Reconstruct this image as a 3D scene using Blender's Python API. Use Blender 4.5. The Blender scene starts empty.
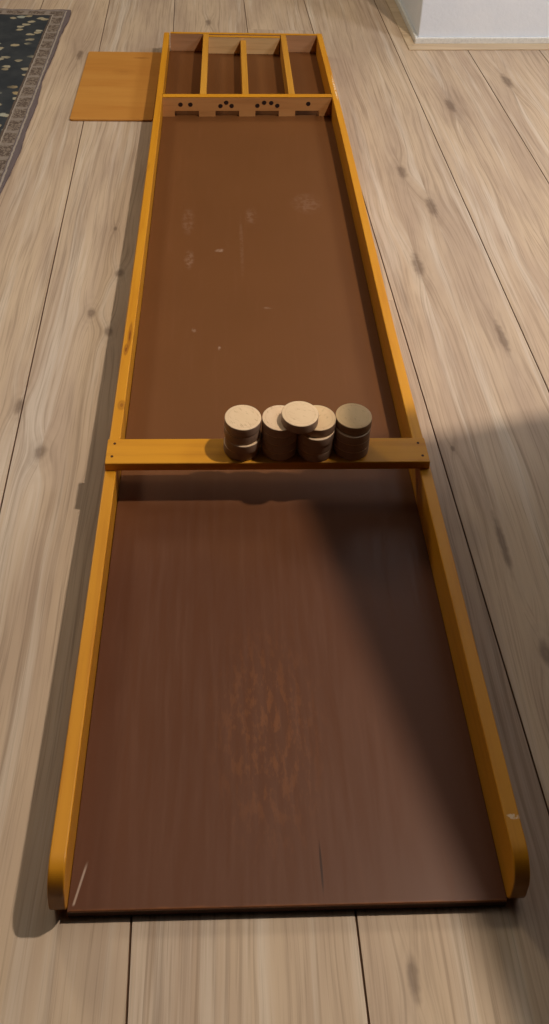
import bpy, bmesh, math, random
from mathutils import Vector, Matrix
random.seed(7)
C = bpy.context.scene.collection
PI = math.pi

# ------------------------------------------------------------------ helpers
def obj(name, bm, mat, parent=None, smooth=False):
    bmesh.ops.recalc_face_normals(bm, faces=bm.faces[:])
    me = bpy.data.meshes.new(name)
    bm.to_mesh(me); bm.free()
    if mat: me.materials.append(mat)
    if smooth:
        for p in me.polygons: p.use_smooth = True
    o = bpy.data.objects.new(name, me); C.objects.link(o)
    if parent: o.parent = parent
    return o

def bevel(o, w, seg=2, ang=35):
    m = o.modifiers.new('bevel', 'BEVEL'); m.width = w; m.segments = seg
    m.limit_method = 'ANGLE'; m.angle_limit = math.radians(ang)
    return o

def tag(o, label, cat, group=None):
    o['label'] = label; o['category'] = cat
    if group: o['group'] = group
    return o

def structure(o, label=None, cat=None):
    o['kind'] = 'structure'
    if label: o['label'] = label
    if cat: o['category'] = cat
    return o

def thing(name, label, cat, loc=(0, 0, 0), rotz=0, group=None):
    o = bpy.data.objects.new(name, None); C.objects.link(o)
    o.empty_display_size = .05
    o.location = loc; o.rotation_euler = (0, 0, rotz)
    return tag(o, label, cat, group)

def add_hexa(bm, p):
    """eight corners: 4 bottom (ccw) then 4 top"""
    v = [bm.verts.new(q) for q in p]
    for f in ((3, 2, 1, 0), (4, 5, 6, 7), (0, 1, 5, 4), (1, 2, 6, 5), (2, 3, 7, 6), (3, 0, 4, 7)):
        bm.faces.new([v[i] for i in f])

def add_box(bm, x0, x1, y0, y1, z0, z1, skew=0.0):
    """skew: y grows by skew per metre of x"""
    s = lambda x, y: y + skew * x
    add_hexa(bm, [(x0, s(x0, y0), z0), (x1, s(x1, y0), z0), (x1, s(x1, y1), z0), (x0, s(x0, y1), z0),
                  (x0, s(x0, y0), z1), (x1, s(x1, y0), z1), (x1, s(x1, y1), z1), (x0, s(x0, y1), z1)])

def add_prism(bm, poly, d, axis):
    """poly: list of 3-D points, extruded by vector d"""
    a = [bm.verts.new(p) for p in poly]
    b = [bm.verts.new(Vector(p) + Vector(d)) for p in poly]
    n = len(poly)
    bm.faces.new(a); bm.faces.new(b[::-1])
    for i in range(n):
        j = (i + 1) % n
        bm.faces.new((a[i], b[i], b[j], a[j]))

def add_lathe(bm, prof, n=48):
    """prof: (r, z) from axis bottom to axis top"""
    rings = []
    for r, z in prof:
        if r < 1e-6: rings.append([bm.verts.new((0, 0, z))])
        else: rings.append([bm.verts.new((r * math.cos(2 * PI * k / n), r * math.sin(2 * PI * k / n), z)) for k in range(n)])
    for a, b in zip(rings, rings[1:]):
        for k in range(n):
            j = (k + 1) % n
            if len(a) == 1 and len(b) == 1: continue
            if len(a) == 1: bm.faces.new((a[0], b[k], b[j]))
            elif len(b) == 1: bm.faces.new((a[k], a[j], b[0]))
            else: bm.faces.new((a[k], a[j], b[j], b[k]))

# ------------------------------------------------------------------ node helpers
def srgb(r, g, b):
    f = lambda c: (c / 12.92 if c <= .04045 else ((c + .055) / 1.055) ** 2.4)
    return (f(r / 255), f(g / 255), f(b / 255), 1)

class NT:
    def __init__(s, name):
        s.m = bpy.data.materials.new(name); s.m.use_nodes = True
        s.t = s.m.node_tree; s.b = s.t.nodes['Principled BSDF']
    def n(s, typ, **kw):
        x = s.t.nodes.new(typ)
        for k, v in kw.items(): setattr(x, k, v)
        return x
    def put(s, inp, v):
        if isinstance(v, bpy.types.NodeSocket): s.t.links.new(v, inp)
        else: inp.default_value = v
    def math(s, op, a, b=0.0, c=None, clamp=False):
        x = s.n('ShaderNodeMath', operation=op); x.use_clamp = clamp
        s.put(x.inputs[0], a); s.put(x.inputs[1], b)
        if c is not None: s.put(x.inputs[2], c)
        return x.outputs[0]
    def vmath(s, op, a, b=(0, 0, 0), scale=None):
        x = s.n('ShaderNodeVectorMath', operation=op)
        s.put(x.inputs[0], a); s.put(x.inputs[1], b)
        if scale is not None: s.put(x.inputs['Scale'], scale)
        return x.outputs['Value'] if op in ('LENGTH', 'DOT_PRODUCT', 'DISTANCE') else x.outputs['Vector']
    def coord(s): return s.n('ShaderNodeTexCoord').outputs['Object']
    def sep(s, v):
        x = s.n('ShaderNodeSeparateXYZ'); s.put(x.inputs[0], v); return x.outputs
    def comb(s, x, y, z):
        k = s.n('ShaderNodeCombineXYZ')
        for i, v in enumerate((x, y, z)): s.put(k.inputs[i], v)
        return k.outputs[0]
    def noise(s, v, scale=1.0, detail=4.0, rough=.55, dist=0.0):
        x = s.n('ShaderNodeTexNoise'); s.put(x.inputs['Vector'], v)
        x.inputs['Scale'].default_value = scale; x.inputs['Detail'].default_value = detail
        x.inputs['Roughness'].default_value = rough; x.inputs['Distortion'].default_value = dist
        return x.outputs['Fac']
    def ramp(s, f, a, b, lo=0.0, hi=1.0):
        """smooth map of f from [a,b] to [lo,hi]"""
        x = s.n('ShaderNodeMapRange', interpolation_type='SMOOTHSTEP')
        s.put(x.inputs[0], f)
        for i, v in enumerate((a, b, lo, hi)): x.inputs[i + 1].default_value = v
        return x.outputs[0]
    def mix(s, f, a, b, mode='MIX'):
        x = s.n('ShaderNodeMix', data_type='RGBA', blend_type=mode)
        s.put(x.inputs[0], f); s.put(x.inputs[6], a); s.put(x.inputs[7], b)
        return x.outputs[2]
    def mix_f(s, f, a, b):
        x = s.n('ShaderNodeMix', data_type='FLOAT')
        s.put(x.inputs[0], f); s.put(x.inputs[2], a); s.put(x.inputs[3], b)
        return x.outputs[0]
    def bump(s, h, strength=.2, dist=.001):
        x = s.n('ShaderNodeBump'); x.inputs['Strength'].default_value = strength
        x.inputs['Distance'].default_value = dist
        s.put(x.inputs['Height'], h); s.put(s.b.inputs['Normal'], x.outputs[0])
    def done(s, col=None, rough=None, spec=None):
        if col is not None: s.put(s.b.inputs['Base Color'], col)
        if rough is not None: s.put(s.b.inputs['Roughness'], rough)
        if spec is not None: s.put(s.b.inputs['Specular IOR Level'], spec)
        return s.m
    def spot(s, xyz, x, y, rx, ry, soft=.5):
        """1 inside the ellipse (x,y,rx,ry), fading out"""
        d = s.math('SQRT', s.math('ADD', s.math('POWER', s.math('DIVIDE', s.math('SUBTRACT', xyz[0], x), rx), 2.0),
                                  s.math('POWER', s.math('DIVIDE', s.math('SUBTRACT', xyz[1], y), ry), 2.0)))
        return s.ramp(d, 1 - soft, 1 + soft * .4, 1, 0), d

# ------------------------------------------------------------------ materials
def mat_floor():
    t = NT('oak_laminate')
    at = t.n('ShaderNodeAttribute', attribute_name='plank').outputs['Fac']
    v = t.coord(); p = t.sep(v)
    X, Y = p[0], p[1]
    off = t.math('MULTIPLY', at, 37.3)
    knots = [(.295, 1.009, .012, .045), (.395, .80, .008, .050), (.262, .556, .004, .007), (.36, 1.215, .012, .04), (-.268, .86, .008, .016),
             (-.235, .812, .008, .016), (-.30, .55, .010, .018), (-.345, .64, .008, .018), (-.253, 1.12, .005, .01),
             (-.232, .975, .009, .015), (-.425, 1.98, .010, .040), (.68, 1.86, .014, .05), (.325, 1.36, .012, .035),
             (.30, .245, .008, .02), (-.09, 2.25, .01, .03), (.76, 1.5, .012, .05), (.55, 1.0, .01, .06), (.50, 1.7, .012, .05), (.29, .395, .006, .05),
             (.10, -.05, .006, .02)]
    warp = 0.0; dark = 0.0
    wob = t.math('MULTIPLY', t.math('SUBTRACT', t.noise(v, 60, 3), .5), .9)
    for (kx, ky, rx, ry) in knots:
        m, d = t.spot(p, kx, ky, rx, ry, .5)
        g = t.math('EXPONENT', t.math('MULTIPLY', t.math('POWER', t.math('MULTIPLY', d, .42), 2.0), -1.0))
        side = t.math('SUBTRACT', X, kx)
        warp = t.math('ADD', warp, t.math('MULTIPLY', g, t.math('MULTIPLY', t.math('SIGN', side), rx * 1.2)))
        core = t.ramp(t.math('ADD', d, wob), .3, 1.3, 1, 0)
        dark = t.math('MAXIMUM', dark, t.math('ADD', t.math('MULTIPLY', core, .75), t.math('MULTIPLY', g, t.math('MULTIPLY_ADD', t.math('SINE', t.math('MULTIPLY', t.math('ADD', d, t.math('MULTIPLY', wob, 1.2)), 5.0)), .08, .12))))
    xw = t.math('ADD', X, warp)
    big = t.noise(t.comb(t.math('MULTIPLY', X, 5.0), t.math('MULTIPLY', Y, 1.1), off), 1.0, 3)
    xg = t.math('ADD', xw, t.math('MULTIPLY', t.math('SUBTRACT', big, .5), .05))
    g1 = t.noise(t.comb(t.math('MULTIPLY', xg, 150.0), t.math('MULTIPLY', Y, 2.6), off), 1.0, 5, .6)
    g2 = t.noise(t.comb(t.math('MULTIPLY', xg, 420.0), t.math('MULTIPLY', Y, 7.0), off), 1.0, 3, .6)
    blot = t.noise(t.comb(t.math('MULTIPLY', xw, 14.0), t.math('MULTIPLY', Y, 2.6), off), 1.0, 4, .55)
    white = t.noise(t.comb(t.math('MULTIPLY', xg, 40.0), t.math('MULTIPLY', Y, 1.3), t.math('ADD', off, 5.0)), 1.0, 4, .6)
    base = t.mix(t.ramp(blot, .3, .7), srgb(181, 158, 136), srgb(202, 179, 152))
    base = t.mix(t.math('MULTIPLY', t.ramp(white, .50, .72), .48), base, srgb(224, 212, 196))
    base = t.mix(t.math('MULTIPLY', t.ramp(g1, .48, .74), .52), base, srgb(128, 105, 85))
    base = t.mix(t.math('MULTIPLY', t.ramp(g2, .48, .72), .36), base, srgb(120, 98, 78))
    base = t.mix(t.math('MULTIPLY', dark, .68), base, srgb(92, 70, 54))
    base = t.mix(t.ramp(p[2], -.0007, -.0002, 1, 0), base, srgb(100, 74, 54))
    tint = t.mix(at, (.955, .925, .915, 1), (.92, .90, .91, 1))
    base = t.mix(1.0, base, tint, 'MULTIPLY')
    t.bump(t.math('SUBTRACT', t.math('MULTIPLY', g2, -.5), t.math('MULTIPLY', g1, .6)), .25, .0006)
    return t.done(base, t.ramp(g1, .3, .7, .50, .62), .32)

def mat_bed():
    """brown painted hardboard, rubbed and scratched"""
    t = NT('brown_bed_varnish'); v = t.coord(); p = t.sep(v)
    n1 = t.noise(v, 5.0, 4)
    streak = t.noise(t.comb(t.math('MULTIPLY', p[0], 130.0), t.math('MULTIPLY', p[1], 9.0), 0.0), 1.0, 4, .6)
    fine = t.noise(v, 400, 2)
    near = t.ramp(t.math('ADD', p[1], t.math('MULTIPLY', t.math('SUBTRACT', n1, .5), .3)), .30, .62, 1, 0)   # the near end is darker and purplish
    c = t.mix(n1, srgb(102, 63, 32), srgb(112, 70, 37))
    c = t.mix(near, c, t.mix(n1, srgb(90, 54, 36), srgb(99, 61, 40)))
    c = t.mix(t.math('MULTIPLY', t.ramp(streak, .5, .8), .08), c, srgb(140, 92, 66))
    patch, _ = t.spot(p, -.012, .155, .055, .115, .9)
    blob = t.noise(t.comb(t.math('MULTIPLY', p[0], 130.0), t.math('MULTIPLY', p[1], 45.0), 2.0), 1.0, 5, .65)
    wear = t.math('MULTIPLY', patch, t.ramp(blob, .47, .62))
    c = t.mix(t.math('MULTIPLY', wear, .20), c, srgb(168, 104, 58))
    scuff = t.noise(v, 130, 4, .6)
    for (x, y, rx, ry, k) in [(-.118, 1.13, .012, .05, .10), (-.06, 1.03, .009, .006, .4), (-.113, 1.0, .009, .03, .18), (-.06, .755, .0025, .006, .4), (-.02, 1.05, .004, .10, .07),
                              (.0, 1.15, .012, .03, .12), (-.028, .58, .005, .003, .35), (-.035, .60, .008, .003, .3), (.02, .86, .01, .003, .2), (-.10, .80, .004, .006, .25),
                              (.11, 1.2, .03, .04, .10), (.117, 1.74, .004, .006, .5)]:
        m, _ = t.spot(p, x, y, rx, ry, .6)
        c = t.mix(t.math('MULTIPLY', t.math('MULTIPLY', m, t.ramp(scuff, .40, .62)), k), c, srgb(190, 160, 140))
    # a long pale scratch in the near left corner and a dark one by the near edge
    sx = t.math('SUBTRACT', p[0], t.math('ADD', -.1865, t.math('MULTIPLY', p[1], .24)))
    sc = t.math('MULTIPLY', t.ramp(t.math('ABSOLUTE', sx), .0003, .0015, 1, 0),
                t.math('MULTIPLY', t.ramp(p[1], .003, .006, 0, 1), t.ramp(p[1], .030, .040, 1, 0)))
    c = t.mix(t.math('MULTIPLY', sc, .6), c, srgb(200, 180, 165))
    dk, _ = t.spot(p, .030, .03, .0012, .022, .5)
    c = t.mix(t.math('MULTIPLY', dk, .7), c, srgb(40, 24, 18))
    edge = t.ramp(t.math('ADD', p[1], t.math('MULTIPLY', t.noise(v, 60, 3), .004)), .002, .004, .5, 0)
    c = t.mix(edge, c, srgb(140, 84, 44))
    r = t.math('ADD', t.mix_f(near, t.ramp(streak, .3, .75, .38, .41), t.ramp(streak, .36, .66, .30, .42)), t.math('MULTIPLY', fine, .06))
    t.bump(t.math('ADD', t.math('MULTIPLY', streak, .6), t.math('MULTIPLY', fine, .4)), .07, .0005)
    return t.done(c, r, .22)

def mat_wood(name, c0, c1, cdark, axis='Y', grain=110.0, rough=.42, knots=(), spec=.3, chips=()):
    t = NT(name); v = t.coord(); p = t.sep(v)
    if axis == 'Y': a, l = p[0], p[1]
    else: a, l = p[1], p[0]
    q = lambda s, k, o: t.comb(t.math('MULTIPLY', a, s), t.math('MULTIPLY', l, k), t.math('MULTIPLY', p[2], s))
    n1 = t.noise(q(18.0, 1.6, 0), 1.0, 3); n2 = t.noise(q(grain, 4.0, 0), 1.0, 5, .6)
    c = t.mix(t.ramp(n1, .3, .7), c0, c1)
    c = t.mix(t.math('MULTIPLY', t.ramp(n2, .45, .75), .5), c, cdark)
    for (x, y, rx, ry, k) in knots:
        m, d = t.spot(p, x, y, rx, ry, .6)
        ring = t.math('ADD', t.math('MULTIPLY', t.math('SINE', t.math('MULTIPLY', d, 9.0)), .25), .75)
        c = t.mix(t.math('MULTIPLY', t.math('MULTIPLY', m, ring), k), c, srgb(112, 54, 12))
    for (x, y, rx, ry) in chips:
        m, d = t.spot(p, x, y, rx, ry, .3)
        m = t.math('MULTIPLY', m, t.ramp(t.noise(v, 160, 4), .42, .52))
        c = t.mix(m, c, srgb(232, 200, 165))
    if axis == 'Y':                            # shade on the end faces painted into the colour, by normal
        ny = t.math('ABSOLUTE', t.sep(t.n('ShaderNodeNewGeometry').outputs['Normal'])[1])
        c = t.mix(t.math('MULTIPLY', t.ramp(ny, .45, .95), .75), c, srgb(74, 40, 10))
    t.bump(n2, .12, .0005)
    return t.done(c, rough, spec)

def mat_puck():
    t = NT('turned_beech'); v = t.coord(); p = t.sep(v)
    rnd = t.n('ShaderNodeObjectInfo').outputs['Random']
    r = t.vmath('LENGTH', t.comb(p[0], p[1], 0.0))
    ring = t.math('SINE', t.math('MULTIPLY', r, 5200.0))
    w = t.vmath('ADD', v, t.comb(t.math('MULTIPLY', rnd, 31.0), 0.0, 0.0))
    n1 = t.noise(t.vmath('MULTIPLY', w, (60, 14, 60)), 1.0, 4)
    n2 = t.noise(t.vmath('MULTIPLY', w, (420, 120, 420)), 1.0, 3)
    c = t.mix(n1, srgb(214, 182, 146), srgb(232, 206, 172))
    c = t.mix(t.math('MULTIPLY', t.ramp(n2, .58, .72), .45), c, srgb(160, 122, 88))
    # a lightly scribed ring close to the rim
    rim = t.ramp(t.math('ABSOLUTE', t.math('SUBTRACT', r, .0185)), .0002, .0012, 1, 0)
    c = t.mix(t.math('MULTIPLY', rim, .10), c, srgb(150, 112, 80))
    # rims are darker and browner than the faces
    side = t.ramp(r, .0224, .0228, 0, 1)
    c = t.mix(t.math('MULTIPLY', side, .75), c, srgb(122, 92, 86))
    c = t.mix(1.0, c, t.n('ShaderNodeObjectInfo').outputs['Color'], 'MULTIPLY')
    t.bump(t.math('ADD', t.math('MULTIPLY', ring, .2), n2), .06, .0004)
    return t.done(c, .52, .4)

def mat_plain(name, col, rough=.5, spec=.5, nscale=80, amount=.08, bump=.0, metal=0):
    t = NT(name); v = t.coord()
    n = t.noise(v, nscale, 4)
    d = tuple(max(0, c * (1 - amount * 3)) for c in col[:3]) + (1,)
    c = t.mix(t.ramp(n, .35, .75), col, d)
    if bump: t.bump(n, bump, .001)
    t.b.inputs['Metallic'].default_value = metal
    return t.done(c, rough, spec)

def mat_rug():
    t = NT('woven_rug'); v = t.coord(); p = t.sep(v)
    u0 = t.math('MULTIPLY', p[0], -1.0); w0 = t.math('MULTIPLY', p[1], -1.0)     # distances from the right and far edges
    nz = t.math('MULTIPLY', t.math('SUBTRACT', t.noise(v, 70, 3), .5), .005)
    u = t.math('ADD', u0, nz); w = t.math('ADD', w0, nz)
    d = t.math('MINIMUM', u, w)
    along = t.math('MAXIMUM', u, w)
    charcoal = srgb(52, 54, 58); pale = srgb(168, 154, 142); brown = srgb(98, 82, 72); plum = srgb(112, 98, 98)
    weave = t.noise(v, 500, 2)
    field = t.mix(t.ramp(t.noise(v, 14, 3), .35, .7), srgb(50, 53, 57), srgb(64, 66, 68))
    # petals scattered over the field
    vn = t.vmath('ADD', v, t.vmath('SCALE', t.vmath('SUBTRACT', t.n("ShaderNodeTexNoise").outputs["Color"], (.5, .5, .5)), scale=0.0))
    for sc, th, keep, seed, cols in ((33.0, .29, .56, 0.0, (srgb(196, 186, 160), srgb(168, 150, 118))), (26.0, .26, .68, 4.3, (srgb(170, 172, 160), srgb(188, 160, 112)))):
        vo = t.n('ShaderNodeTexVoronoi', voronoi_dimensions='2D')
        ang = .55 + seed
        q = t.comb(t.math('ADD', t.math('MULTIPLY', p[0], .74), t.math('ADD', t.math('MULTIPLY', p[1], .25), seed)), t.math('ADD', t.math('MULTIPLY', p[1], .92), t.math('MULTIPLY', p[0], -.2)), 0.0)
        t.put(vo.inputs['Vector'], q); vo.inputs['Scale'].default_value = sc
        rc = t.n('ShaderNodeSeparateColor'); t.put(rc.inputs[0], vo.outputs['Color'])
        m = t.math('MULTIPLY', t.ramp(t.math('ADD', vo.outputs['Distance'], t.math('MULTIPLY', t.math('SUBTRACT', t.noise(v, 90, 2), .5), .35)), th * .75, th, 1, 0), t.math('GREATER_THAN', rc.outputs[0], keep))
        cluster = t.ramp(t.noise(v, 4.3, 1), .30, .40)
        m = t.math('MULTIPLY', m, cluster)
        field = t.mix(t.math('MULTIPLY', m, .82), field, t.mix(rc.outputs[1], *cols))
    # medallions of the border
    ph = t.math('MULTIPLY', t.math('FRACT', t.math('DIVIDE', along, .062)), 1.0)
    cx = t.math('ABSOLUTE', t.math('SUBTRACT', ph, .5)); cd = t.math('ABSOLUTE', t.math('DIVIDE', t.math('SUBTRACT', d, .0282), .027))
    inside = t.ramp(t.math('ADD', t.math('MAXIMUM', t.math('MULTIPLY', cx, 1.0), t.math('MULTIPLY', cd, .75)), t.math('MULTIPLY', t.math('SUBTRACT', t.noise(v, 110, 3), .5), .35)), .34, .44, 1, 0)
    scroll = t.ramp(t.noise(v, 150, 2, .5, 1.2), .48, .55)
    med = t.mix(inside, srgb(146, 132, 121), t.mix(t.math('MULTIPLY', scroll, .75), brown, srgb(150, 134, 120)))
    c = field
    def band(c, lo, hi, col):
        m = t.math('MULTIPLY', t.ramp(d, lo - .0006, lo + .0006, 0, 1), t.ramp(d, hi - .0006, hi + .0006, 1, 0))
        return t.mix(m, c, col)
    c = band(c, .0455, .0505, brown); c = band(c, .0425, .0455, pale); c = band(c, .0140, .0425, med)
    c = band(c, .0115, .0140, plum); c = band(c, .0075, .0115, pale); c = band(c, -.02, .0075, plum)
    c = t.mix(t.math('MULTIPLY', weave, .35), c, charcoal)
    t.bump(t.math('ADD', weave, t.noise(v, 120, 2)), .5, .0015)
    return t.done(c, .95, .1)

def mat_wall():
    t = NT('painted_plaster'); v = t.coord()
    n = t.noise(v, 90, 5, .6); n2 = t.noise(v, 7, 3)
    c = t.mix(t.ramp(n2, .3, .7), srgb(232, 238, 250), srgb(238, 243, 253))
    t.bump(n, .35, .003)
    return t.done(c, .8, .2)

M_floor = mat_floor(); M_bed = mat_bed(); M_puck = mat_puck(); M_rug = mat_rug(); M_wall = mat_wall()
Y0, Y1, YD = srgb(198, 132, 25), srgb(208, 143, 33), srgb(176, 106, 18)
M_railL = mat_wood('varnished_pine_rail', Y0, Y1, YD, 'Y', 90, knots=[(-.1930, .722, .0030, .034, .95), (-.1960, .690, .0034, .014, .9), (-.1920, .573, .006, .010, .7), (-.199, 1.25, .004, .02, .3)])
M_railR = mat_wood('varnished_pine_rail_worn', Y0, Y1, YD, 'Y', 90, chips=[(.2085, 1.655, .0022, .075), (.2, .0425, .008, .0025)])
M_bar = mat_wood('varnished_pine_bar', Y0, Y1, YD, 'X', 110)
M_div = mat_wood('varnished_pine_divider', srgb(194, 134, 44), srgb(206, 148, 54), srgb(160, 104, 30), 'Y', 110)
M_gate = mat_wood('varnished_beech_gate', srgb(188, 132, 80), srgb(200, 146, 92), srgb(150, 98, 56), 'X', 90)
M_back = mat_wood('brown_back_panel', srgb(172, 128, 92), srgb(182, 138, 102), srgb(140, 100, 70), 'X', 90)
M_raw = mat_wood('bare_pine_strip', srgb(206, 168, 118), srgb(216, 180, 130), srgb(180, 140, 92), 'X', 90, rough=.6)
M_lid = mat_wood('varnished_plywood', srgb(186, 126, 56), srgb(192, 134, 62), srgb(172, 108, 42), 'X', 40, knots=[(-.262, 1.955, .022, .006, .55), (-.30, 1.86, .03, .02, .18)])
M_dark = mat_plain('hole_dark', srgb(42, 22, 18), .6)
M_base = mat_plain('dark_base_edge', srgb(62, 36, 22), .6, .3)
M_nail = mat_plain('rusty_nail', srgb(80, 44, 20), .5, metal=.6)
M_skirt = mat_plain('white_gloss_paint', srgb(232, 230, 226), .45, nscale=160, amount=.05, bump=.2)
M_strip = mat_wood('oak_edge_strip', srgb(196, 170, 140), srgb(206, 182, 150), srgb(150, 124, 96), 'X', 60)
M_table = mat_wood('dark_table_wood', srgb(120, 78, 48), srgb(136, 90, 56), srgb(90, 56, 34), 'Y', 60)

# ------------------------------------------------------------------ floor of planks
seams = [-2.48, -2.285, -2.09, -1.895, -1.70, -1.505, -1.31, -1.115, -.92, -.715, -.518, -.322, -.136, .058, .2545, .436, .627, .831, 1.026, 1.22, 1.415, 1.61, 1.805, 2.0, 2.2, 2.4]
lean = [-.028 if x < -.25 else (-.024 if x < -.1 else (-.017 if x < .1 else (-.021 if x < .3 else (-.005 if x < .5 else 0)))) for x in seams]
bm = bmesh.new()
lay = bm.verts.layers.float.new('plank')
random.seed(11)
G = .0011; ya, yb = -1.6, 4.6
joints = {14: [-1.1, 2.9], 15: [-1.0, 3.1], 16: [-1.2, 3.3], 17: [-.7, 3.0], 13: [.9, 2.2], 12: [-.9, 3.3], 11: [-.3, 2.75], 10: [-1.2, 3.4]}
def plank(x0, x1, l0, l1, y0, y1, r):
    X = lambda x, l, y: x + l * y
    g = G
    b = [(X(x0, l0, y0), y0), (X(x1, l1, y0), y0), (X(x1, l1, y1), y1), (X(x0, l0, y1), y1)]
    e = .0003
    ins = [(b[0][0] + g, b[0][1] + e), (b[1][0] - g, b[1][1] + e), (b[2][0] - g, b[2][1] - e), (b[3][0] + g, b[3][1] - e)]
    top = [bm.verts.new((x, y, 0)) for x, y in ins]
    low = [bm.verts.new((x, y, -.0022)) for x, y in b]
    bot = [bm.verts.new((x, y, -.012)) for x, y in b]
    for vv in top + low + bot: vv[lay] = r
    bm.faces.new(top)
    for i in range(4):
        j = (i + 1) % 4
        bm.faces.new((low[i], low[j], top[j], top[i])); bm.faces.new((bot[i], bot[j], low[j], low[i]))
    bm.faces.new(bot[::-1])
for i in range(len(seams) - 1):
    js = joints.get(i) or [random.uniform(-.8, .6), random.uniform(1.5, 3.8)]
    ys = [ya] + sorted(js) + [yb]
    for k in range(len(ys) - 1):
        plank(seams[i], seams[i + 1], lean[i], lean[i + 1], ys[k], ys[k + 1], random.random())
structure(obj('floor', bm, M_floor), 'greige oak plank laminate floor', 'floor')

# ------------------------------------------------------------------ wall corner top right
SK = .062                                      # the wall runs very slightly away to the right
wx, wy = .494, 2.118
bm = bmesh.new()
add_hexa(bm, [(wx, wy, 0), (1.9, wy + SK * (1.9 - wx), 0), (1.9, 3.6, 0), (wx + .012, 3.6, 0),
              (wx, wy, 2.45), (1.9, wy + SK * (1.9 - wx), 2.45), (1.9, 3.6, 2.45), (wx + .012, 3.6, 2.45)])
w = obj('wall_right', bm, M_wall); bevel(w, .004, 3)
structure(w, 'white plastered wall corner at the top right', 'wall')
bm = bmesh.new()
T = .009
def skirt(bm, z0, z1, t):
    # front run and side run, mitred at the corner
    s = lambda x: wy + SK * (x - wx)
    add_hexa(bm, [(wx - t, s(wx - t) - t, z0), (1.9, s(1.9) - t, z0), (1.9, s(1.9) - .0005, z0), (wx - .0005, s(wx) - .0005, z0),
                  (wx - t, s(wx - t) - t, z1), (1.9, s(1.9) - t, z1), (1.9, s(1.9) - .0005, z1), (wx - .0005, s(wx) - .0005, z1)])
skirt(bm, .0, .019, T)
b1 = obj('baseboard_front', bm, M_skirt); bevel(b1, .002, 3)
structure(b1, 'low white painted baseboard along the wall front', 'baseboard')
bm = bmesh.new()
add_hexa(bm, [(wx - T, wy - T, 0), (wx - .0005, wy - .0005, 0), (wx + .0115, 3.6, 0), (wx + .012 - T, 3.6, 0),
              (wx - T, wy - T, .019), (wx - .0005, wy - .0005, .019), (wx + .0115, 3.6, .019), (wx + .012 - T, 3.6, .019)])
b2 = obj('baseboard_left', bm, M_skirt); bevel(b2, .002, 3)
structure(b2, 'low white painted baseboard along the wall side', 'baseboard')
# flat oak edging strip lying on the floor in front of the baseboards
bm = bmesh.new()
sx, sy = wx - .033, wy - .055
s = lambda x, y0: y0 + SK * (x - wx)
add_hexa(bm, [(sx, s(sx, sy), 0), (1.9, s(1.9, sy), 0), (1.9, s(1.9, wy - T - .0005), 0), (wx - T - .0005, wy - T - .0005, 0),
              (sx, s(sx, sy), .003), (1.9, s(1.9, sy), .003), (1.9, s(1.9, wy - T - .0005), .003), (wx - T - .0005, wy - T - .0005, .003)])
structure(bevel(obj('trim_1', bm, M_strip), .0008), 'flat oak edging strip in front of the baseboard', 'trim')
bm = bmesh.new()
add_hexa(bm, [(sx, s(sx, sy), 0), (wx - T - .0005, wy - T - .0005, 0), (wx + .0115 - T, 3.6, 0), (sx - .004, 3.6, 0),
              (sx, s(sx, sy), .003), (wx - T - .0005, wy - T - .0005, .003), (wx + .0115 - T, 3.6, .003), (sx - .004, 3.6, .003)])
structure(bevel(obj('trim_2', bm, M_strip), .0008), 'flat oak edging strip beside the wall side', 'trim')

# ------------------------------------------------------------------ rug
bm = bmesh.new()
NX, NY = 40, 70
RW, RL = 1.15, 1.75
random.seed(3)
rowoff = [random.uniform(-.0012, .0012) + .0022 * math.sin(j * .55) + .003 * math.sin(j * .21 + 1) for j in range(NY + 1)]
coloff = [random.uniform(-.0015, .0015) + .003 * math.sin(i * .5) for i in range(NX + 1)]
xs = [-(RW * (k / NX) ** 1.5) for k in range(NX + 1)]
tp = []
for j in range(NY + 1):
    r = []
    for i in range(NX + 1):
        fx = math.exp(xs[i] / .05); y = -RL * j / NY; fy = math.exp(y / .05)
        r.append(bm.verts.new((xs[i] + rowoff[j] * fx, y + coloff[i] * fy, .0045 + .0006 * math.sin(i * 2.1 + j * 1.3))))
    tp.append(r)
bt = [[bm.verts.new((q.co.x, q.co.y, .0003)) for q in r] for r in tp]
for j in range(NY):
    for i in range(NX):
        bm.faces.new((tp[j][i], tp[j + 1][i], tp[j + 1][i + 1], tp[j][i + 1]))
        bm.faces.new((bt[j][i], bt[j][i + 1], bt[j + 1][i + 1], bt[j + 1][i]))
for j in range(NY):
    for i in (0, NX): bm.faces.new((tp[j][i], tp[j + 1][i], bt[j + 1][i], bt[j][i]))
for i in range(NX):
    for j in (0, NY): bm.faces.new((tp[j][i], tp[j][i + 1], bt[j][i + 1], bt[j][i]))
rug = obj('rug', bm, M_rug, smooth=False)
rug.location = (-.494, 2.318, 0); rug.rotation_euler = (0, 0, math.radians(.57))
tag(rug, 'dark charcoal rug with scattered pale petals and a beige medallion border on the floor', 'rug')

# ------------------------------------------------------------------ square wooden panel on the floor
bm = bmesh.new()
def rounded(poly, r, n=5):
    out = []
    m = len(poly)
    for i in range(m):
        p0, p1, p2 = Vector(poly[i - 1]), Vector(poly[i]), Vector(poly[(i + 1) % m])
        a = (p0 - p1).normalized(); b = (p2 - p1).normalized()
        for k in range(n + 1):
            tt = k / n
            q = p1 + a * r * (1 - tt) ** 2 + b * r * tt ** 2
            out.append((q.x, q.y))
    return out
pl = rounded([(-.3985, 1.578), (-.2115, 1.582), (-.2115, 1.998), (-.4030, 1.994)], .007)
add_prism(bm, [(x, y, .0004) for x, y in pl], (0, 0, .0045), 'Z')
lid = obj('wooden_panel', bm, M_lid); bevel(lid, .0008, 2)
tag(lid, 'thin square orange-brown plywood panel lying on the floor beside the far left rail', 'panel')

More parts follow.
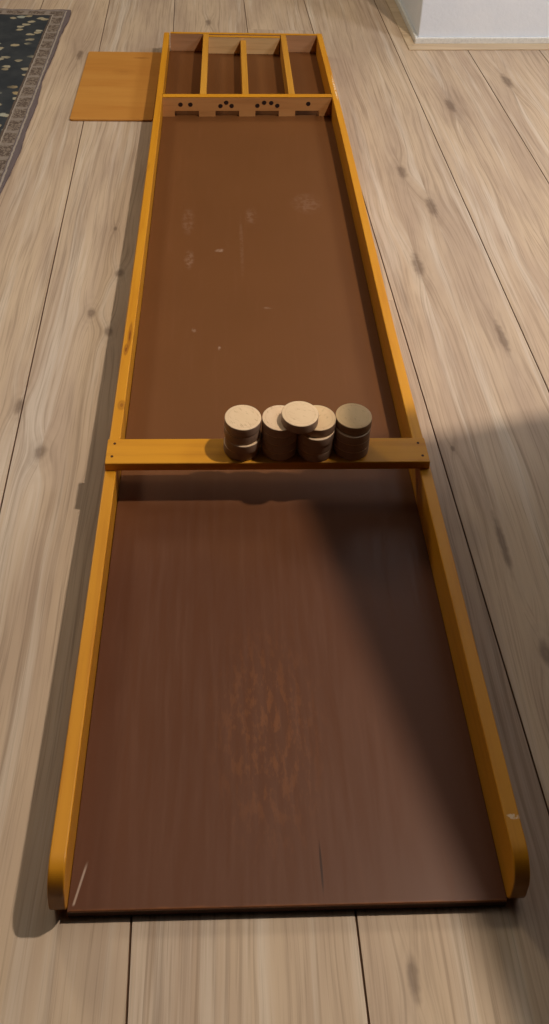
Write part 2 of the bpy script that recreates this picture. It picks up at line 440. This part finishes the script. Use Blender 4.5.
# ------------------------------------------------------------------ the shuffleboard
H, TB, RT = .062, .0129, .0144
XL, XR = -.205, .205
board = thing('shuffleboard', 'long wooden shuffleboard tray with brown bed and yellow varnished rails on the oak floor', 'shuffleboard')
SKB = .045                                     # the far boards sit very slightly out of square
yl = lambda x, y: y + SKB * x
def bow(y):                                    # right rail drifts outward at its far end
    t = min(max(0, (y - .6) / .95), 1); return .0068 * t * t * (3 - 2 * t)
def bowl(y):                                   # left rail bends inward a little at mid length
    return .0034 * math.sin(PI * min(max(y, 0), 2) / 2)
# bed
bm = bmesh.new()
N = 24
for k in range(N):
    ya_, yb_ = 2.0 * k / N, 2.0 * (k + 1) / N
pts = [(XL + RT + .0002, -.0)] + [(XR - RT - .0002 + bow(2.0 * k / N), 2.0 * k / N) for k in range(N + 1)] + [(XL + RT + .0002 + bowl(1.991 * (N - k) / N), 1.991 * (N - k) / N) for k in range(N)]
pts[0] = (XL + RT + .0002, 0.0)
pts[N + 1] = (XR - RT - .0002 + bow(2.0), 2.003)
# the near edge is slightly worn and out of square
add_prism(bm, [(x, y, .0098) for x, y in pts], (0, 0, TB - .0098), 'Z')
bed = bevel(obj('bed', bm, M_bed, board), .0007, 2)
bed['label'] = 'brown varnished playing bed with worn orange patch'
bm = bmesh.new()
add_prism(bm, [(x, y + (.0012 if y < .001 else 0), .0006) for x, y in pts], (0, 0, .0090), 'Z')
bevel(obj('base_panel', bm, M_base, board), .0006, 2)
# rails
def rail(x0, x1, mat, yend, bend):
    R1, R2 = .024, .026; y0 = -.002
    prof = []
    for k in range(21):
        a = PI / 2 * k / 20
        prof.append((y0 + R2 - R2 * math.sin(a), R2 - R2 * math.cos(a)))
    for k in range(25):
        a = PI / 2 * k / 24
        prof.append((y0 + R1 - R1 * math.cos(a), H - R1 + R1 * math.sin(a)))
    n = 24
    top = [(yend * k / n, H) for k in range(1, n + 1)]
    bot = [(yend * k / n, 0) for k in range(n, 0, -1)]
    prof = prof + top + bot
    bm = bmesh.new()
    add_prism(bm, [(x0, y, z) for y, z in prof], (x1 - x0, 0, 0), 'X')
    for v_ in bm.verts: v_.co.x += bend(v_.co.y)
    return bevel(obj('side_rail', bm, mat, board), .0015, 3, 50)
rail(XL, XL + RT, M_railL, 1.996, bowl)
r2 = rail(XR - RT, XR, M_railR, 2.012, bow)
# gate board with four archways
bm = bmesh.new()
gy, gt = 1.591, .016
xa, xb = XL + RT + .0003 + bowl(1.6), XR - RT - .0003 + bow(1.6)
ops = [(-.161, -.106), (-.0685, -.0145), (.0225, .0765), (.114, .169)]
poly = [(xa, TB + .0002)]
for a, b in ops: poly += [(a, TB + .0002), (a, .0275), (b, .0275), (b, TB + .0002)]
poly += [(xb, TB + .0002), (xb, H - .001), (xa, H - .001)]
f = [bm.verts.new((x, yl(x, gy), z)) for x, z in poly]
b_ = [bm.verts.new((x, yl(x, gy + gt), z)) for x, z in poly]
bm.faces.new(f); bm.faces.new(b_[::-1])
for i in range(len(poly)):
    j = (i + 1) % len(poly); bm.faces.new((f[i], b_[i], b_[j], f[j]))
gate = obj('gate_board', bm, M_gate, board)
gate['label'] = 'upright board with four archways and dark scoring dots'
bm = bmesh.new()
add_box(bm, xa, xb, gy - .0006, gy + gt + .0004, H - .001, H + .0002, SKB)
bevel(obj('gate_cap', bm, M_bar, board), .0004)
for (x, z) in [(-.148, .0432), (-.1256, .0432), (-.0575, .0395), (-.0445, .0480), (-.0322, .0398),
               (.0267, .0402), (.0418, .0478), (.0580, .0470), (.0722, .0402), (.1432, .0448)]:
    bm = bmesh.new()
    n = 20; ring = [(x + .0052 * math.cos(2 * PI * k / n), yl(x, gy) + .0005, z + .0052 * math.sin(2 * PI * k / n)) for k in range(n)]
    add_prism(bm, ring, (0, -.0009, 0), 'Y')
    obj('scoring_dot', bm, M_dark, gate)  # dark discs stand in for the shaded insides of drilled holes
# back panel and the bare strip in front of it
bm = bmesh.new()
xb2 = XR - RT - .0003 + bow(1.99)
add_box(bm, xa, xb2, 1.993, 2.003, TB + .0002, H - .0005, SKB * .45)
bevel(obj('back_panel', bm, M_back, board), .0008)
bm = bmesh.new()
add_box(bm, -.0895, .0985, 1.976, 1.986, TB + .0002, H - .0022, SKB * .45)
strip = bevel(obj('back_strip', bm, M_raw, board), .0008)
strip['label'] = 'pale bare wood strip'
bm = bmesh.new()
add_box(bm, -.0895, .0985, 1.9755, 1.9865, H - .0022, H - .0010, SKB * .45)
bevel(obj('strip_cap', bm, M_bar, board), .0004)
bm = bmesh.new()
add_box(bm, xa, xb2, 1.9925, 2.0035, H - .0005, H + .0003, SKB * .45)
bevel(obj('back_cap', bm, M_bar, board), .0003)
# dividers
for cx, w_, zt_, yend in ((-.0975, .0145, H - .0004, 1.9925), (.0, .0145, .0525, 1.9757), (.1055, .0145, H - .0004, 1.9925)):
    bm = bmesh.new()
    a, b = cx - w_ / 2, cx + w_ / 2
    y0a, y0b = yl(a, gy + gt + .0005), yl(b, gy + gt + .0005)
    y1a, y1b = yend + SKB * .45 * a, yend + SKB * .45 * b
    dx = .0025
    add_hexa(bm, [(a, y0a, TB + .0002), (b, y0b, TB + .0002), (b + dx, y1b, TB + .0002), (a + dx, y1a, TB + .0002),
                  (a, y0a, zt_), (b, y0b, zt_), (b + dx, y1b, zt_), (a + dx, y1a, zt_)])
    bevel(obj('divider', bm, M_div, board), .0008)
# crossbar
BY0, BY1, BT = .4553, .4976, .0126
bm = bmesh.new()
add_box(bm, -.2025, .2030, BY0, BY1, H + .0001, H + BT, .006)
bar = bevel(obj('crossbar', bm, M_bar, board), .0012, 2)
for (x, y) in [(-.193, .488), (-.1945, .466), (.193, .489), (.195, .467)]:
    bm = bmesh.new()
    n = 12
    add_prism(bm, [(x + .0018 * math.cos(2 * PI * k / n), y + .0018 * math.sin(2 * PI * k / n), H + BT - .0005) for k in range(n)], (0, 0, .0008), 'Z')
    obj('nail', bm, M_nail, bar)

# ------------------------------------------------------------------ pucks
PR, PT = .0229, .0126
bm = bmesh.new()
e = .0011
prof = [(0, 0), (PR - e, 0)]
for k in range(1, 6):
    a = PI / 2 * k / 6; prof.append((PR - e + e * math.sin(a), e - e * math.cos(a)))
prof += [(PR, e), (PR, PT - e)]
for k in range(1, 6):
    a = PI / 2 * k / 6; prof.append((PR - e + e * math.cos(a), PT - e + e * math.sin(a)))
prof += [(PR - e, PT), (0, PT)]
add_lathe(bm, prof, 56)
proto = obj('puck', bm, M_puck, None, True)
pm = proto.data
pm.materials[0] = M_puck
GRP = 'wooden pucks stacked on the crossbar'
Z0 = H + BT + .0001
order = ['bottom', 'second from the bottom', 'third from the bottom', 'top']
stacks = [('the leftmost stack', -.033, .4800, [(-.0003, .0), (.0010, -.0014), (-.0004, .0006), (0, .0006)]),
          ('the stack second from left', .0135, .4800, [(0, -.0002), (.0001, -.0001), (0, 0), (0, 0)]),
          ('the stack third from left', .0595, .4778, [(-.001, .0), (-.0011, 0), (-.0008, -.0010), (.0004, .0024)]),
          ('the rightmost stack', .1055, .4830, [(-.0008, -.0020), (-.0008, -.0019), (-.0008, -.0020), (0, .0006)])]
look = {('the leftmost stack', 3): 'pale round wooden puck, topmost of the leftmost stack on the crossbar',
        ('the stack second from left', 3): 'pale puck on top of the second stack from left, under the bridging puck',
        ('the stack third from left', 3): 'tan puck on top of the third stack from left, under the bridging puck',
        ('the rightmost stack', 3): 'darker tan round wooden puck, topmost of the rightmost stack on the crossbar'}
tones = {('the stack third from left', 3): (.90, .83, .70, 1), ('the rightmost stack', 3): (.88, .80, .62, 1), ('the stack second from left', 3): (1, .96, .95, 1)}
first = True
def put_puck(x, y, z, label, tone=(1, .985, .955, 1)):
    global first
    o = proto if first else proto.copy()
    if not first: C.objects.link(o)
    first = False
    o.location = (x, y, z); o.rotation_euler = (0, 0, random.uniform(0, 6.28))
    o.color = tone
    tag(o, label, 'puck', GRP)
for nm, x, y, offs in stacks:
    for k, (ox, oy) in enumerate(offs):
        put_puck(x + ox, y + oy, Z0 + k * (PT + .0001), look.get((nm, k), 'pale wooden puck, %s in %s' % (order[k], nm)), tones.get((nm, k), (1, .985, .955, 1)))
put_puck(.0368, .4735, Z0 + 4 * (PT + .0001), 'pale speckled puck bridging the two middle stacks, highest of all the pucks')

# ------------------------------------------------------------------ added table out of view, placed to cast the lower right shade
tb = thing('added_shade_table', 'added unseen pedestal table that casts shade over the right of the shuffleboard', 'table', (1.011, .289, 0), math.radians(14))
bm = bmesh.new()
top = rounded([(-.6, -.4), (.6, -.4), (.6, .4), (-.6, .4)], .05, 6)
add_prism(bm, [(x, y, .725) for x, y in top], (0, 0, .025), 'Z')
bevel(obj('table_top', bm, M_table, tb), .004, 3)
bm = bmesh.new()
add_lathe(bm, [(0, .04), (.07, .04), (.07, .06), (.04, .10), (.05, .25), (.035, .55), (.06, .68), (.11, .7245), (0, .7245)], 32)
obj('pedestal', bm, M_table, tb, True)
bm = bmesh.new()
add_lathe(bm, [(0, 0), (.24, 0), (.245, .012), (.22, .026), (.10, .0399), (0, .0399)], 40)
obj('base', bm, M_table, tb, True)

# ------------------------------------------------------------------ light
def lamp(name, loc, energy, color, radius):
    l = bpy.data.lights.new(name, 'POINT'); l.energy = energy; l.color = color; l.shadow_soft_size = radius
    o = bpy.data.objects.new(name, l); C.objects.link(o); o.location = loc
    return o
lamp('ceiling_lamp', (.90, .54, 2.10), 126, (1, .88, .73), .038)
lamp('far_fill', (-1.6, 2.75, 2.25), 84, (1, .88, .66), .30)  # added fill without a known source, brightens the far end
lamp('side_fill', (1.9, .85, 2.0), 82, (.84, .91, 1), .25)  # added cool fill without a known source, brightens the wall front

world = bpy.data.worlds.new('room_light'); bpy.context.scene.world = world
world.use_nodes = True
nt = world.node_tree
bg = nt.nodes['Background']
tc = nt.nodes.new('ShaderNodeTexCoord')
sp = nt.nodes.new('ShaderNodeSeparateXYZ'); nt.links.new(tc.outputs['Generated'], sp.inputs[0])
def wramp(sock, a, b, lo, hi):
    mr = nt.nodes.new('ShaderNodeMapRange'); mr.interpolation_type = 'SMOOTHSTEP'
    nt.links.new(sock, mr.inputs[0])
    for k, v in enumerate((a, b, lo, hi)): mr.inputs[k + 1].default_value = v
    return mr.outputs[0]
up = wramp(sp.outputs[2], .62, .96, .02, 1.0)          # bright ceiling overhead
ahead = wramp(sp.outputs[1], -.15, .3, .02, 1.0)      # the room ahead is bright, the room behind the camera dark
beyond = wramp(sp.outputs[1], .25, .55, 1.0, .22)       # and the ceiling is brightest right above
mz = nt.nodes.new('ShaderNodeMath'); mz.operation = 'MULTIPLY'
nt.links.new(ahead, mz.inputs[0]); nt.links.new(beyond, mz.inputs[1])
my = nt.nodes.new('ShaderNodeMath'); my.operation = 'MULTIPLY'
nt.links.new(up, my.inputs[0]); nt.links.new(mz.outputs[0], my.inputs[1])
m2 = nt.nodes.new('ShaderNodeMath'); m2.operation = 'MULTIPLY'
nt.links.new(my.outputs[0], m2.inputs[0]); m2.inputs[1].default_value = .92
nt.links.new(m2.outputs[0], bg.inputs['Strength'])
bg.inputs['Color'].default_value = (1, .92, .80, 1)

# ------------------------------------------------------------------ camera
cam = bpy.data.cameras.new('camera'); co = bpy.data.objects.new('camera', cam); C.objects.link(co)
yaw, pitch, roll, f = .0597, .4838, .0427, 983.7787
cy, sy_, cp, sp_ = math.cos(yaw), math.sin(yaw), math.cos(pitch), math.sin(pitch)
F = Vector((sy_ * cp, cy * cp, -sp_)); Rv = Vector((cy, -sy_, 0)); U = Rv.cross(F)
c, s_ = math.cos(roll), math.sin(roll)
r_ = c * Rv + s_ * U; u_ = -s_ * Rv + c * U
m = Matrix((r_, u_, -F)).transposed().to_4x4()
m.translation = (-.0774, -.4482, .9741)
co.matrix_world = m
cam.sensor_fit = 'HORIZONTAL'; cam.sensor_width = 36
cam.lens = f / 549 * 36
cam.shift_x = 11.5715 / 549
cam.shift_y = -351.8064 / 549
cam.clip_start = .02
sc = bpy.context.scene
sc.camera = co
sc.view_settings.view_transform = 'Standard'; sc.view_settings.look = 'None'
sc.view_settings.gamma = 1; sc.view_settings.use_curve_mapping = False
sc.view_settings.exposure = 0
